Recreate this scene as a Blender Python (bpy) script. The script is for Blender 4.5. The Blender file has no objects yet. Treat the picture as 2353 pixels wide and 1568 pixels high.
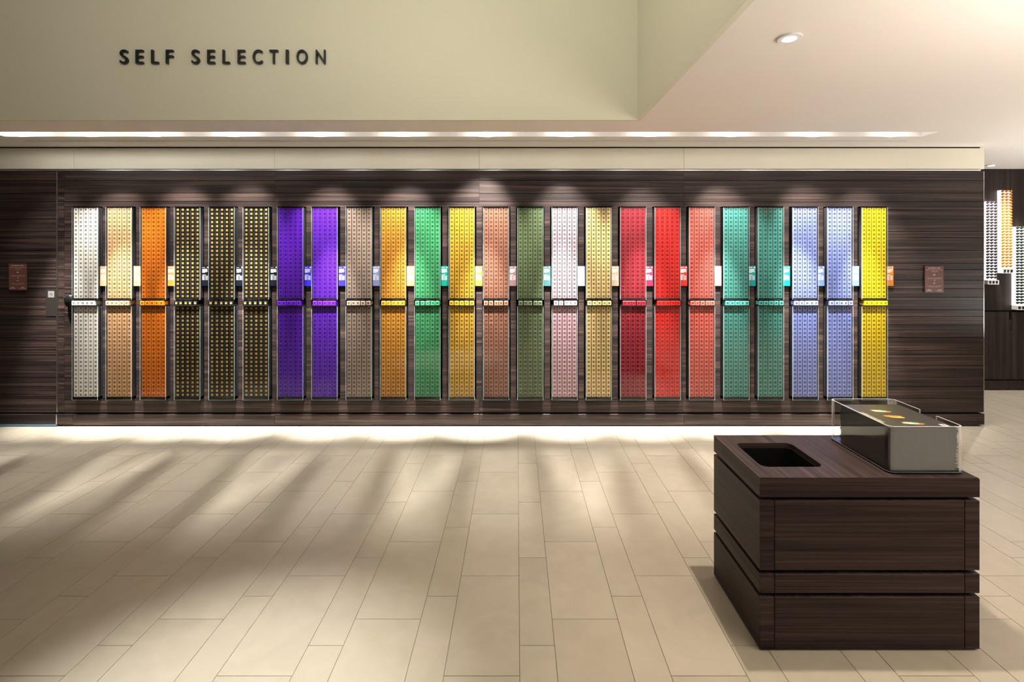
import bpy, bmesh, math, random
from mathutils import Vector, Matrix
R = math.radians
random.seed(7)
scene = bpy.context.scene
COL = scene.collection

# ------------------------------------------------------------ camera, world, exposure
F, H, CX, CY = 1120.0, 1.6, 1187.0, 581.0          # focal length in px, eye height, principal point
cam_d = bpy.data.cameras.new('camera'); cam = bpy.data.objects.new('camera', cam_d); COL.objects.link(cam)
cam_d.sensor_width = 36.0; cam_d.lens = F / 2353 * 36
cam_d.shift_x = -(CX - 1176.5) / 2353; cam_d.shift_y = -(784 - CY) / 2353
cam.location = (0, 0, H); cam.rotation_euler = (R(90), 0, 0)
cam_d.clip_start = 0.05
scene.camera = cam
scene.view_settings.view_transform = 'Standard'; scene.view_settings.look = 'None'
scene.view_settings.gamma = 1; scene.view_settings.use_curve_mapping = False
scene.view_settings.exposure = 0.27
w = bpy.data.worlds.new('world'); scene.world = w; w.use_nodes = True
w.node_tree.nodes['Background'].inputs[0].default_value = (1, .93, .82, 1)
w.node_tree.nodes['Background'].inputs[1].default_value = 0.02
scene.cycles.max_bounces = 7; scene.cycles.diffuse_bounces = 3; scene.cycles.transparent_max_bounces = 24
scene.cycles.caustics_reflective = False; scene.cycles.caustics_refractive = False

# ------------------------------------------------------------ room measures (m)
W = 4.49                      # front plane of the panelled wall
K = W / F                     # metres per pixel on it
CEIL = 2.575
FAR = 5.67                    # wall of the room beyond
XE = (2261 - CX) * K          # right end of the panelled wall
RX, RY, RZ = 0.889, 3.58, 4.1 # ceiling recess: right face, far face, its own ceiling
XL, XR, YB = -6.2, 7.2, -4.0
def wx(px, Y=W): return (px - CX) * Y / F
def wz(py, Y=W): return H - (py - CY) * Y / F

# ------------------------------------------------------------ lights
WARM = (1.0, .90, .76); NEUT = (1.0, .96, .91)
def light(kind, name, loc, energy, col, aim=None, **kw):
    d = bpy.data.lights.new(name, kind); o = bpy.data.objects.new(name, d); COL.objects.link(o)
    d.energy = energy; d.color = col; o.location = loc
    for k, v in kw.items(): setattr(d, k, v)
    if aim: o.rotation_euler = (Vector(aim) - Vector(loc)).to_track_quat('-Z', 'Y').to_euler()
    return o
SLOT_PX = [44, 204, 350, 535, 731, 925, 1120, 1305, 1495, 1681, 1867, 2053]
AIM_PX = [120, 250, 420, 545, 745, 920, 1095, 1292, 1490, 1672, 1900, 1985]
SPOT_E = [85, 320, 300, 380, 380, 420, 560, 460, 420, 420, 400, 330]
AIM_Z = [1.0, 1.15, 1.35, 1.40, 1.30, 1.32, 1.62, 1.38, 1.2, 1.34, 1.34, 1.2]
for i, px in enumerate(SLOT_PX):
    x = wx(px, 4.05)
    light('SPOT', 'slot_spot', (x, 4.05, 2.605), SPOT_E[i] * .64, NEUT, (wx(AIM_PX[i]), 4.60, AIM_Z[i] - .02), spot_size=R(58), spot_blend=.8, shadow_soft_size=.04)
    light('SPOT', 'slot_spot_core', (x, 4.05, 2.605), SPOT_E[i] * 2.0 + 520, NEUT, ((wx(AIM_PX[i]) + x) / 2, 4.49, .60), spot_size=R(25), spot_blend=1.0, shadow_soft_size=.03)
    light('POINT', 'slot_glow', (x, 3.95, 2.600), 3.4 - .20 * i, NEUT, shadow_soft_size=.02)
# added lamps behind a slit mask stand in for reflections off the clear covers
STRIPES = []                                        # (lamp x, floor x, half width on the floor, skew per metre)
LY, LZ_, PZ_ = 4.012, 2.72, 2.625
for n in range(-8, 4):
    xc = .475 + .585 * n
    STRIPES.append((xc, xc, .225, -.07 * xc, 250 if n > -7 else 160))
    if n < 3: STRIPES.append((xc + .20, xc + .33, .10, .30 if n % 2 else -.38, 150))
for lx, xc, hw, sk, e in STRIPES:
    light('SPOT', 'added_floor_spot', (lx, LY, LZ_), e, NEUT, (xc, 3.72, 0), spot_size=R(47), spot_blend=1.0, shadow_soft_size=.0035)
light('SPOT', 'downlight_beam', (1.234, 2.205, 2.555), 165, WARM, (1.234, 2.205, 0), spot_size=R(112), spot_blend=1.0, shadow_soft_size=.03)
light('SPOT', 'downlight_beam_far', (5.27, 5.30, 2.555), 150, NEUT, (5.27, 5.0, 0), spot_size=R(120), spot_blend=.6, shadow_soft_size=.03)
light('SPOT', 'recess_spot', (-1.15, 1.3, 4.0), 1050, (1, .985, .96), (-1.03, 1.55, 0), spot_size=R(29), spot_blend=1.0, shadow_soft_size=.06)
# added fill lights high in the recess, to brighten lettering wall and side face
for x, e in ((-.6, 18), (-2.6, 6)):
    light('AREA', 'soffit_fill', (x, 1.0, 3.7), e, (1, .95, .80), (x, 3.6, 3.3), shape='RECTANGLE', size=1.6, size_y=.2)
light('AREA', 'soffit_fill', (-.6, 1.4, 3.6), 6, (1, .95, .80), (.889, 2.6, 3.3), shape='RECTANGLE', size=1.0, size_y=.2)
# added upward fill lights out of view, to brighten the ceiling
for x, y, z, sx, sy, e, c in ((3.4, .5, 1.66, 3.4, 1.5, 140, (1, .90, .83)), (5.6, 3.2, .8, .6, 1.2, 56, (1, .96, .93))):
    light('AREA', 'ceiling_fill', (x, y, z), e, c, (x, y, z + 1), shape='RECTANGLE', size=sx, size_y=sy)

# ------------------------------------------------------------ materials
MATS = {}
def nodes_of(name):
    m = bpy.data.materials.new(name); m.use_nodes = True; MATS[name] = m
    nt = m.node_tree
    return m, nt, nt.nodes['Principled BSDF'], nt.nodes['Material Output']
def srgb(c): return tuple(((v / 255) / 12.92 if v / 255 <= .04045 else ((v / 255 + .055) / 1.055) ** 2.4) for v in c)
def plain(name, col, rough=.5, metal=0, spec=.5, noise=0.0, nscale=40, bump=0.0):
    m, nt, b, out = nodes_of(name)
    b.inputs['Base Color'].default_value = (*col, 1); b.inputs['Roughness'].default_value = rough
    b.inputs['Metallic'].default_value = metal; b.inputs['Specular IOR Level'].default_value = spec
    if noise or bump:
        tc = nt.nodes.new('ShaderNodeTexCoord'); n = nt.nodes.new('ShaderNodeTexNoise')
        n.inputs['Scale'].default_value = nscale; n.inputs['Detail'].default_value = 4
        nt.links.new(tc.outputs['Object'], n.inputs['Vector'])
        if noise:
            r = nt.nodes.new('ShaderNodeValToRGB')
            r.color_ramp.elements[0].color = (*[c * (1 - noise) for c in col], 1)
            r.color_ramp.elements[1].color = (*[min(1, c * (1 + noise)) for c in col], 1)
            nt.links.new(n.outputs['Fac'], r.inputs['Fac']); nt.links.new(r.outputs['Color'], b.inputs['Base Color'])
        if bump:
            bp = nt.nodes.new('ShaderNodeBump'); bp.inputs['Strength'].default_value = bump; bp.inputs['Distance'].default_value = .002
            nt.links.new(n.outputs['Fac'], bp.inputs['Height']); nt.links.new(bp.outputs['Normal'], b.inputs['Normal'])
    return m
def emit(name, col, s):
    m, nt, b, out = nodes_of(name)
    b.inputs['Base Color'].default_value = (*col, 1)
    b.inputs['Emission Color'].default_value = (*col, 1); b.inputs['Emission Strength'].default_value = s
    return m
def wood(name, along='X', spec=.2, dark=(.020, .0125, .0105), mid=(.040, .0255, .021), light_=(.085, .055, .042), rough=.42, fine=210):
    """dark veneer: thin streaks running along one axis"""
    m, nt, b, out = nodes_of(name)
    tc = nt.nodes.new('ShaderNodeTexCoord'); geo = nt.nodes.new('ShaderNodeNewGeometry')
    mp = nt.nodes.new('ShaderNodeMapping'); mp2 = nt.nodes.new('ShaderNodeMapping')
    s1, s2 = {'X': ((1.2, fine, fine), (.45, 26, 26)), 'Z': ((fine, fine, 1.2), (26, 26, .45)), 'Y': ((fine, 1.2, fine), (26, .45, 26))}[along]
    mp.inputs['Scale'].default_value = s1; mp2.inputs['Scale'].default_value = s2
    at = nt.nodes.new('ShaderNodeAttribute'); at.attribute_name = 'tone'
    add = nt.nodes.new('ShaderNodeVectorMath'); add.operation = 'MULTIPLY_ADD'; add.inputs[1].default_value = (37, 37, 37)
    nt.links.new(at.outputs['Vector'], add.inputs[0]); nt.links.new(geo.outputs['Position'], add.inputs[2])
    n1 = nt.nodes.new('ShaderNodeTexNoise'); n2 = nt.nodes.new('ShaderNodeTexNoise')
    n1.inputs['Scale'].default_value = 1; n1.inputs['Detail'].default_value = 5; n1.inputs['Distortion'].default_value = .6
    n2.inputs['Scale'].default_value = 1; n2.inputs['Detail'].default_value = 4; n2.inputs['Distortion'].default_value = 1.2
    nt.links.new(add.outputs[0], mp.inputs['Vector']); nt.links.new(add.outputs[0], mp2.inputs['Vector'])
    nt.links.new(mp.outputs[0], n1.inputs['Vector']); nt.links.new(mp2.outputs[0], n2.inputs['Vector'])
    mx = nt.nodes.new('ShaderNodeMath'); mx.operation = 'MULTIPLY_ADD'; mx.inputs[1].default_value = .5
    hf = nt.nodes.new('ShaderNodeMath'); hf.operation = 'MULTIPLY'; hf.inputs[1].default_value = .5
    nt.links.new(n2.outputs['Fac'], hf.inputs[0]); nt.links.new(n1.outputs['Fac'], mx.inputs[0]); nt.links.new(hf.outputs[0], mx.inputs[2])
    r = nt.nodes.new('ShaderNodeValToRGB'); e = r.color_ramp.elements
    e[0].position = .36; e[0].color = (*dark, 1); e[1].position = .66; e[1].color = (*light_, 1)
    k = e.new(.5); k.color = (*mid, 1)
    nt.links.new(mx.outputs[0], r.inputs['Fac']); nt.links.new(r.outputs['Color'], b.inputs['Base Color'])
    b.inputs['Roughness'].default_value = rough; b.inputs['Specular IOR Level'].default_value = spec
    bp = nt.nodes.new('ShaderNodeBump'); bp.inputs['Strength'].default_value = .25; bp.inputs['Distance'].default_value = .001
    nt.links.new(n1.outputs['Fac'], bp.inputs['Height']); nt.links.new(bp.outputs['Normal'], b.inputs['Normal'])
    return m
def glass(name, tint=(1, 1, 1), f0=.05, rough=.015, gain=1.5):
    """thin clear acrylic: lets light and shadow rays straight through, mirrors by its facing angle"""
    m, nt, b, out = nodes_of(name)
    nt.nodes.remove(b)
    t = nt.nodes.new('ShaderNodeBsdfTransparent'); g = nt.nodes.new('ShaderNodeBsdfGlossy'); mix = nt.nodes.new('ShaderNodeMixShader')
    t.inputs[0].default_value = (*tint, 1); g.inputs['Roughness'].default_value = rough
    lw = nt.nodes.new('ShaderNodeLayerWeight'); lw.inputs['Blend'].default_value = .5
    p = nt.nodes.new('ShaderNodeMath'); p.operation = 'POWER'; p.inputs[1].default_value = 5
    a = nt.nodes.new('ShaderNodeMath'); a.operation = 'MULTIPLY_ADD'; a.inputs[1].default_value = gain; a.inputs[2].default_value = f0
    nt.links.new(lw.outputs['Facing'], p.inputs[0]); nt.links.new(p.outputs[0], a.inputs[0]); nt.links.new(a.outputs[0], mix.inputs['Fac'])
    nt.links.new(t.outputs[0], mix.inputs[1]); nt.links.new(g.outputs[0], mix.inputs[2]); nt.links.new(mix.outputs[0], out.inputs['Surface'])
    return m
def edge_glass(name, col, amount=.5):
    m, nt, b, out = nodes_of(name)
    t = nt.nodes.new('ShaderNodeBsdfTransparent'); mix = nt.nodes.new('ShaderNodeMixShader'); mix.inputs[0].default_value = amount
    b.inputs['Base Color'].default_value = (*col, 1); b.inputs['Roughness'].default_value = .15
    nt.links.new(t.outputs[0], mix.inputs[1]); nt.links.new(b.outputs[0], mix.inputs[2]); nt.links.new(mix.outputs[0], out.inputs['Surface'])
    return m

wood_wall = wood('wood_wall', 'X', spec=.28, rough=.42, dark=(.009, .0066, .0062), mid=(.0245, .0165, .0150), light_=(.092, .059, .047))
wood_vert = wood('wood_vertical', 'Z', dark=(.015, .011, .0105), mid=(.027, .020, .0185), light_=(.050, .037, .032), rough=.45)
wood_deep = wood('wood_kiosk', 'X', spec=.12, dark=(.017, .0115, .0112), mid=(.034, .0225, .021), light_=(.074, .049, .044))
wood_side = wood('wood_kiosk_side', 'Y', spec=.12, dark=(.017, .0115, .0112), mid=(.034, .0225, .021), light_=(.074, .049, .044))
paint = plain('paint', (.76, .74, .61), .7, spec=.2, noise=.02, nscale=2)
paint_ceiling = plain('paint_ceiling', (.88, .835, .775), .75, spec=.2, noise=.015, nscale=1.5)
fascia_mat = plain('fascia', (.75, .72, .60), .5, spec=.3, noise=.01)
dark_wall = plain('shop_wall', (.38, .33, .27), .7, noise=.1, nscale=1)
black = plain('black', (.006, .006, .007), .35)
void = plain('void', (.003, .003, .003), .8, spec=.1)
liner_black = plain('liner_black', (.0025, .0025, .003), .8, spec=.03)
satin_black = plain('satin_black', (.012, .012, .013), .25, noise=.2)
alu = plain('aluminium', (.62, .62, .62), .28, metal=1, noise=.05)
divider_mat = plain('divider_metal', (.085, .088, .10), .35, metal=.3, noise=.05)
steel = plain('brushed_steel', (.34, .33, .32), .35, metal=1, noise=.12, nscale=90)
bluestrip = plain('blue_kick', (.10, .20, .30), .35, metal=.3, noise=.1)
white_plastic = plain('white_plastic', (.8, .79, .77), .4, noise=.02)
lens = emit('lens', (1, .97, .9), 14)
panel_glow = emit('panel_glow', (1, .98, .94), 2.6)
clear = glass('clear_acrylic')
holder_clear = glass('holder_acrylic', (.97, .985, .98), .06, .005)
edge_green = edge_glass('acrylic_edge', (.62, .85, .82), .45)
edge_white = edge_glass('acrylic_rim', (.85, .88, .9), .5)

base_glass, _nt, _b, _o = nodes_of('solid_acrylic')
_b.inputs['Base Color'].default_value = (.97, .985, .98, 1); _b.inputs['Roughness'].default_value = .02
_b.inputs['Transmission Weight'].default_value = 1; _b.inputs['IOR'].default_value = 1.49
corner_glint = edge_glass('acrylic_corner_glint', (.85, .86, .87), .42)  # pale tone carries the bright highlight bands of the bent corners

def floor_material():
    m, nt, b, out = nodes_of('floor_tile')
    at = nt.nodes.new('ShaderNodeAttribute'); at.attribute_name = 'tone'
    tc = nt.nodes.new('ShaderNodeTexCoord')
    n = nt.nodes.new('ShaderNodeTexNoise'); n.inputs['Scale'].default_value = 5; n.inputs['Detail'].default_value = 7; n.inputs['Distortion'].default_value = 1.4
    add = nt.nodes.new('ShaderNodeVectorMath'); add.operation = 'MULTIPLY_ADD'; add.inputs[1].default_value = (19, 23, 0)
    nt.links.new(at.outputs['Vector'], add.inputs[0]); nt.links.new(tc.outputs['Object'], add.inputs[2]); nt.links.new(add.outputs[0], n.inputs['Vector'])
    s = nt.nodes.new('ShaderNodeMath'); s.operation = 'MULTIPLY_ADD'; s.inputs[1].default_value = .8
    s2 = nt.nodes.new('ShaderNodeMath'); s2.operation = 'MULTIPLY'; s2.inputs[1].default_value = .18
    nt.links.new(at.outputs['Fac'], s2.inputs[0]); nt.links.new(n.outputs['Fac'], s.inputs[0]); nt.links.new(s2.outputs[0], s.inputs[2])
    r = nt.nodes.new('ShaderNodeValToRGB'); e = r.color_ramp.elements
    e[0].position = .2; e[0].color = (.335, .295, .225, 1); e[1].position = .85; e[1].color = (.41, .365, .29, 1)
    nt.links.new(s.outputs[0], r.inputs['Fac']); nt.links.new(r.outputs['Color'], b.inputs['Base Color'])
    b.inputs['Roughness'].default_value = .42; b.inputs['Specular IOR Level'].default_value = .4
    bp = nt.nodes.new('ShaderNodeBump'); bp.inputs['Strength'].default_value = .12; bp.inputs['Distance'].default_value = .003
    nt.links.new(n.outputs['Fac'], bp.inputs['Height']); nt.links.new(bp.outputs['Normal'], b.inputs['Normal'])
    return m
floor_mat = floor_material()
grout = plain('grout', (.20, .175, .14), .8, noise=.1)

# ------------------------------------------------------------ mesh helpers
def tag(o, label=None, cat=None, group=None, kind=None):
    if label: o['label'] = label
    if cat: o['category'] = cat
    if group: o['group'] = group
    if kind: o['kind'] = kind
    return o
ORIGIN = {}
def world_origin(o):
    v = Vector(o.location)
    while o.parent: o = o.parent; v += Vector(o.location)
    return v
def empty(name, loc, label=None, cat=None, group=None):
    o = bpy.data.objects.new(name, None); o.location = loc; o.empty_display_size = .05; COL.objects.link(o)
    return tag(o, label, cat, group)
class MB:
    def __init__(s): s.v = []; s.f = []; s.m = []; s.t = []; s.tone = 0.0
    def face(s, pts, mat=0):
        n = len(s.v); s.v += [tuple(p) for p in pts]; s.f.append(tuple(range(n, n + len(pts)))); s.m.append(mat); s.t.append(s.tone)
    def raw(s, vs, fs, mat=0):
        n = len(s.v); s.v += [tuple(p) for p in vs]
        for f in fs: s.f.append(tuple(n + i for i in f)); s.m.append(mat); s.t.append(s.tone)
    def box(s, x0, x1, y0, y1, z0, z1, mat=0):
        if x0 > x1: x0, x1 = x1, x0
        if y0 > y1: y0, y1 = y1, y0
        if z0 > z1: z0, z1 = z1, z0
        s.raw([(x0,y0,z0),(x1,y0,z0),(x1,y1,z0),(x0,y1,z0),(x0,y0,z1),(x1,y0,z1),(x1,y1,z1),(x0,y1,z1)],
              [(0,3,2,1),(4,5,6,7),(0,1,5,4),(1,2,6,5),(2,3,7,6),(3,0,4,7)], mat)
    def prism(s, pts, z0, z1, mat=0, cap=True):
        n = len(pts); vs = [(x, y, z0) for x, y in pts] + [(x, y, z1) for x, y in pts]
        fs = [(i, (i+1) % n, n + (i+1) % n, n + i) for i in range(n)]
        if cap: fs += [tuple(reversed(range(n))), tuple(range(n, 2*n))]
        s.raw(vs, fs, mat)
    def lathe(s, prof, c, axis='Z', seg=24, mat=0):
        """prof: (radius, height) pairs, turned about an axis through c"""
        vs = []
        for r, h in prof:
            for k in range(seg):
                a = 2 * math.pi * k / seg; u, v_ = r * math.cos(a), r * math.sin(a)
                vs.append((c[0]+u, c[1]+v_, c[2]+h) if axis == 'Z' else (c[0]+u, c[1]-h, c[2]+v_))
        fs = []
        for i in range(len(prof) - 1):
            for k in range(seg):
                fs.append((i*seg+k, i*seg+(k+1) % seg, (i+1)*seg+(k+1) % seg, (i+1)*seg+k))
        fs.append(tuple(reversed(range(seg)))); fs.append(tuple(range((len(prof)-1)*seg, len(prof)*seg)))
        s.raw(vs, fs, mat)
    def build(s, name, mats, parent=None, origin=None, smooth=False):
        me = bpy.data.meshes.new(name)
        o0 = world_origin(parent) if parent else Vector(origin if origin is not None else (0, 0, 0))
        me.from_pydata([(a - o0.x, b - o0.y, c - o0.z) for a, b, c in s.v], [], s.f)
        if not isinstance(mats, (list, tuple)): mats = [mats]
        for m in mats: me.materials.append(m)
        me.polygons.foreach_set('material_index', s.m)
        if any(s.t):
            at = me.attributes.new('tone', 'FLOAT', 'FACE'); at.data.foreach_set('value', s.t)
        if smooth: me.polygons.foreach_set('use_smooth', [True] * len(s.f))
        me.update()
        o = bpy.data.objects.new(name, me); COL.objects.link(o)
        if parent: o.parent = parent
        else: o.location = o0
        return o
def struct(name, mb, mats, **kw): return tag(mb.build(name, mats, **kw), kind='structure')
def bevel(o, w_, seg=2, ang=40):
    b = o.modifiers.new('bevel', 'BEVEL'); b.width = w_; b.segments = seg; b.limit_method = 'ANGLE'; b.angle_limit = R(ang); return o
def rrect(x0, x1, y0, y1, r, n=6):
    pts = []
    for cx, cy, a0 in ((x1-r, y1-r, 0), (x0+r, y1-r, 90), (x0+r, y0+r, 180), (x1-r, y0+r, 270)):
        for k in range(n + 1):
            a = R(a0 + 90 * k / n); pts.append((cx + r * math.cos(a), cy + r * math.sin(a)))
    return pts
TXT = {}
def text_geo(body, bold=0.0, res=3, depth=0.0):
    """verts and faces of a word in the built-in typeface, lower left at 0,0 and scaled to height 1"""
    key = (body, bold, depth)
    if key in TXT: return TXT[key]
    c = bpy.data.curves.new('t', 'FONT'); c.body = body; c.offset = bold; c.resolution_u = res; c.extrude = depth; c.size = 1
    o = bpy.data.objects.new('t', c); COL.objects.link(o)
    dg = bpy.context.evaluated_depsgraph_get(); me = bpy.data.meshes.new_from_object(o.evaluated_get(dg))
    vs = [v.co.copy() for v in me.vertices]; fs = [tuple(p.vertices) for p in me.polygons]
    bpy.data.objects.remove(o); bpy.data.curves.remove(c); bpy.data.meshes.remove(me)
    x0 = min(v.x for v in vs); x1 = max(v.x for v in vs); y0 = min(v.y for v in vs); y1 = max(v.y for v in vs); h = y1 - y0
    vs = [((v.x-x0)/h, (v.y-y0)/h, v.z) for v in vs]
    TXT[key] = (vs, fs, (x1-x0)/h); return TXT[key]
def wall_text(mb, body, xc, z, h, y, mat, bold=.0, width=None):
    """a line of writing facing the camera side, centred on xc"""
    vs, fs, wd = text_geo(body, bold, 1); sx = h if width is None else width / wd
    tw = wd * sx
    mb.raw([(xc - tw/2 + a*sx, y, z + b*h) for a, b, c in vs], fs, mat)
ORD = 'first second third fourth fifth sixth seventh eighth ninth tenth eleventh twelfth thirteenth fourteenth fifteenth sixteenth seventeenth eighteenth nineteenth'.split()
TENS = {20: 'twent', 30: 'thirt', 40: 'fort', 50: 'fift', 60: 'sixt'}
def ordinal(n):
    if n < 20: return ORD[n-1]
    t, u = n // 10 * 10, n % 10
    return TENS[t] + 'ieth' if u == 0 else TENS[t] + 'y-' + ORD[u-1]

# ============================================================ SETTING
# ---- floor: wide and narrow tiles, each column shifted by a quarter tile
fl = MB(); gy = .0008; TL = .5706; step = TL / 4
fl.box(XL, XR, YB, FAR + .4, -.05, -.0025, 1)
xcol = -.2753 - .8594 * 8; idx = 0; off0 = 1.8417
while xcol < XR:
    wd = .2870 if idx % 2 == 0 else .1427
    o = (off0 + step * (idx % 4)) % TL
    y = YB + ((o - YB) % TL) - TL
    while y < FAR + .4:
        xa, xb, ya, yb = max(xcol + gy, XL), min(xcol + wd - gy, XR), max(y + gy, YB), min(y + TL - gy, FAR + .4)
        if xb - xa > .01 and yb - ya > .01:
            fl.tone = random.random() + .001
            b_ = .0007
            fl.raw([(xa,ya,-.003),(xb,ya,-.003),(xb,yb,-.003),(xa,yb,-.003),(xa+b_,ya+b_,0),(xb-b_,ya+b_,0),(xb-b_,yb-b_,0),(xa+b_,yb-b_,0)],
                   [(4,5,6,7),(0,1,5,4),(1,2,6,5),(2,3,7,6),(3,0,4,7)], 0)
        y += TL
    xcol += wd + .00; idx += 1
struct('floor', fl, [floor_mat, grout])

# ---- ceiling with the light slot and the recess
SY0, SY1, SX0, SX1 = 3.93, 4.09, wx(14, 4.09), wx(2118, 4.09)
ce = MB(); T = .03
ce.box(XL, SX0, RY + T, FAR + .4, CEIL, CEIL + T); ce.box(SX1, XR, RY + T, FAR + .4, CEIL, CEIL + T)
ce.box(SX0, SX1, RY + T, SY0, CEIL, CEIL + T); ce.box(SX0, SX1, SY1, FAR + .4, CEIL, CEIL + T)
ce.box(RX + T, XR, YB, RY + T, CEIL, CEIL + T)
ce.box(SX0, SX1, SY0 - .01, SY0, CEIL + T, CEIL + .25); ce.box(SX0, SX1, SY1, SY1 + .01, CEIL + T, CEIL + .25)
ce.box(SX0, SX1, SY0, SY1, CEIL + .24, CEIL + .25)
ce.box(SX0 - .01, SX0, SY0, SY1, CEIL + T, CEIL + .25); ce.box(SX1, SX1 + .01, SY0, SY1, CEIL + T, CEIL + .25)
struct('ceiling', ce, paint_ceiling)
# added unseen plate in the slot, one slit per lamp, shapes floor stripes
lv = MB(); kz = (LZ_ - PZ_) / LZ_
def on_plate(lx, X, Y): return (lx + (X - lx) * kz, LY + (Y - LY) * kz)
Ya, Yb = 3.975, 2.25
cuts = []
for lx, xc, hw, sk, e in STRIPES:
    near = [on_plate(lx, xc + s_ * hw + 0, Ya) for s_ in (-1, 1)]; far = [on_plate(lx, xc + s_ * hw * 1.05 + sk * (Ya - Yb), Yb) for s_ in (-1, 1)]
    cuts.append((near[0], near[1], far[0], far[1]))
cuts.sort(key=lambda c: c[0][0])
P0, P1 = SY0 - .0, 4.028
xp = (SX0, SX0)
for n0, n1, f0_, f1_ in cuts:
    lv.face([(xp[0], n0[1], PZ_), (n0[0], n0[1], PZ_), (f0_[0], f0_[1], PZ_), (xp[1], f0_[1], PZ_)]); xp = (n1[0], f1_[0])
lv.face([(xp[0], cuts[0][0][1], PZ_), (SX1, cuts[0][0][1], PZ_), (SX1, cuts[0][2][1], PZ_), (xp[1], cuts[0][2][1], PZ_)])
lv.box(SX0, SX1, cuts[0][0][1], P1, PZ_ - .001, PZ_ + .001); lv.box(SX0, SX1, P0, cuts[0][2][1], PZ_ - .001, PZ_ + .001)
lv.box(SX0, SX1, P1, P1 + .002, PZ_ - .001, CEIL + .24)
struct('stripe_mask', lv, void)
rc = MB(); rc.box(XL, RX + T, YB, RY + T, RZ, RZ + T); struct('ceiling_recess', rc, paint_ceiling)
sf = MB(); sf.box(XL, RX + T, RY, RY + T, CEIL, RZ); struct('wall_soffit_front', sf, paint)
ss = MB(); ss.box(RX, RX + T, YB, RY, CEIL, RZ); struct('wall_soffit_side', ss, paint)
for nm, a in (('wall_left', (XL - .05, XL, YB, FAR + .4, 0, RZ)), ('wall_right', (XR, XR + .05, YB, FAR + .4, 0, CEIL)), ('wall_rear', (XL, XR, YB - .05, YB, 0, RZ))):
    m_ = MB(); m_.box(*a); struct(nm, m_, dark_wall)

# ---- fascia band between ceiling and panelling
ZB0, ZB1 = wz(388.5), wz(341)
fa = MB(); xs = [XL] + [wx(p) for p in (171, 632, 1101, 1571)] + [XE]
for a, b in zip(xs[:-1], xs[1:]): fa.box(a + .0012, b - .0012, W - .004, W + .16, ZB0, ZB1)
struct('trim_1', fa, fascia_mat)
t2 = MB(); t2.box(XL, XE - .035, W + .004, W + .16, ZB1 + .0005, CEIL - .0005); struct('trim_2', t2, void)
t3 = MB(); t3.box(XL, XE - .035, W + .012, W + .16, wz(390), ZB0 - .0005, 1); t3.box(XL, XE - .035, W - .006, W + .16, wz(393), wz(390), 0)
struct('trim_3', t3, [alu, void])

# ---- panelling
SR = {0:236,1:312.9,2:390.9,3:468.9,4:547.2,5:625.4,6:703.7,7:781.9,14:1329.2,15:1407,16:1485.2,17:1563.8,19:1720.2,20:1799,21:1877.8,22:1957,23:2035.6}
ks = sorted(SR)
def slot_right(i):
    if i in SR: return SR[i]
    a = max(k for k in ks if k < i); b = min(k for k in ks if k > i)
    return SR[a] + (SR[b] - SR[a]) * (i - a) / (b - a)
SLOTX = [(wx(slot_right(i) - 65.2), wx(slot_right(i))) for i in range(24)]
ZT, ZBOT = wz(475.2), wz(917)
GR = [393.5, 415, 444.2, 463.7, 483, 503, 532, 546.5, 575.8, 605, 620, 644.2, 663.7, 683.5, 712.5, 727.5, 747, 776.5, 805.5, 815.7, 840, 868, 888, 917, 948.5]
g2 = .0022
def planks(mb, x0, x1, ya, yb, gx=.0008):
    mb.tone = random.random() * .9 + .05
    mb.box(x0 + gx, x1 - gx, W, W + .02, wz(yb) + g2, wz(ya) - g2)
wl = MB(); wb = MB()
XD = wx(131.5)                                  # metal strip between door and panelling
xj = [wx(133), wx(148), wx(632), wx(1101), wx(1571), XE - .003]
for ya, yb in zip(GR[:-1], GR[1:]):
    if yb <= 464 or ya >= 917:
        for a, b in zip(xj[:-1], xj[1:]): planks(wl, a, b, ya, yb)
    elif ya == 463.7:                           # strip above the dispensers
        for a, b in zip(xj[:-1], xj[1:]):
            wl.tone = random.random() * .9 + .05
            wl.box(a + .0008, b - .0008, W, W + .02, ZT if b > wx(160) else wz(yb) + g2, wz(ya) - g2)
        planks(wl, SLOTX[23][1], XE - .003, 475.2, yb)
        planks(wl, xj[1], SLOTX[0][0], 475.2, yb)
    else:
        planks(wl, xj[0], xj[1], ya, yb); planks(wl, xj[1], SLOTX[0][0], ya, yb); planks(wl, SLOTX[23][1], XE - .003, ya, yb)
wl.tone = .37
for i in range(23):                             # pillars between the dispensers
    wl.tone = random.random() * .9 + .05
    wl.box(SLOTX[i][1], SLOTX[i+1][0], W, W + .02, ZBOT + g2, ZT)
    wb.box(SLOTX[i][1], SLOTX[i+1][0], W + .021, W + .17, ZBOT, ZT)
wb.box(XL, XE - .035, W + .021, W + .17, ZT, wz(393.5)); wb.box(XL, XE - .035, W + .021, W + .17, .02, ZBOT)
wb.box(XL, SLOTX[0][0], W + .021, W + .17, ZBOT, ZT); wb.box(SLOTX[23][1], XE - .035, W + .021, W + .17, ZBOT, ZT)
wb.box(XL, XE - .035, W + .17, W + .2, .02, CEIL)
# plinth board
xj2 = [wx(133), wx(169), wx(632), wx(1101), wx(1571), XE - .001]
pl = MB()
for a, b in zip(xj2[:-1], xj2[1:]):
    pl.tone = random.random() * .9 + .05
    pl.box(a + .0008, b - .0008, W - .006, W + .02, wz(976), wz(951.8))
wallb = struct('wall_back', wl, wood_wall)
sub = wb.build('wall_core', void); sub.parent = wallb
kick = MB(); kick.box(XL, XE - .035, W + .012, W + .17, 0, .02); struct('baseboard_recess', kick, black)
bevel(struct('baseboard_back', pl, wood_wall), .0015, 1)
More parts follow.
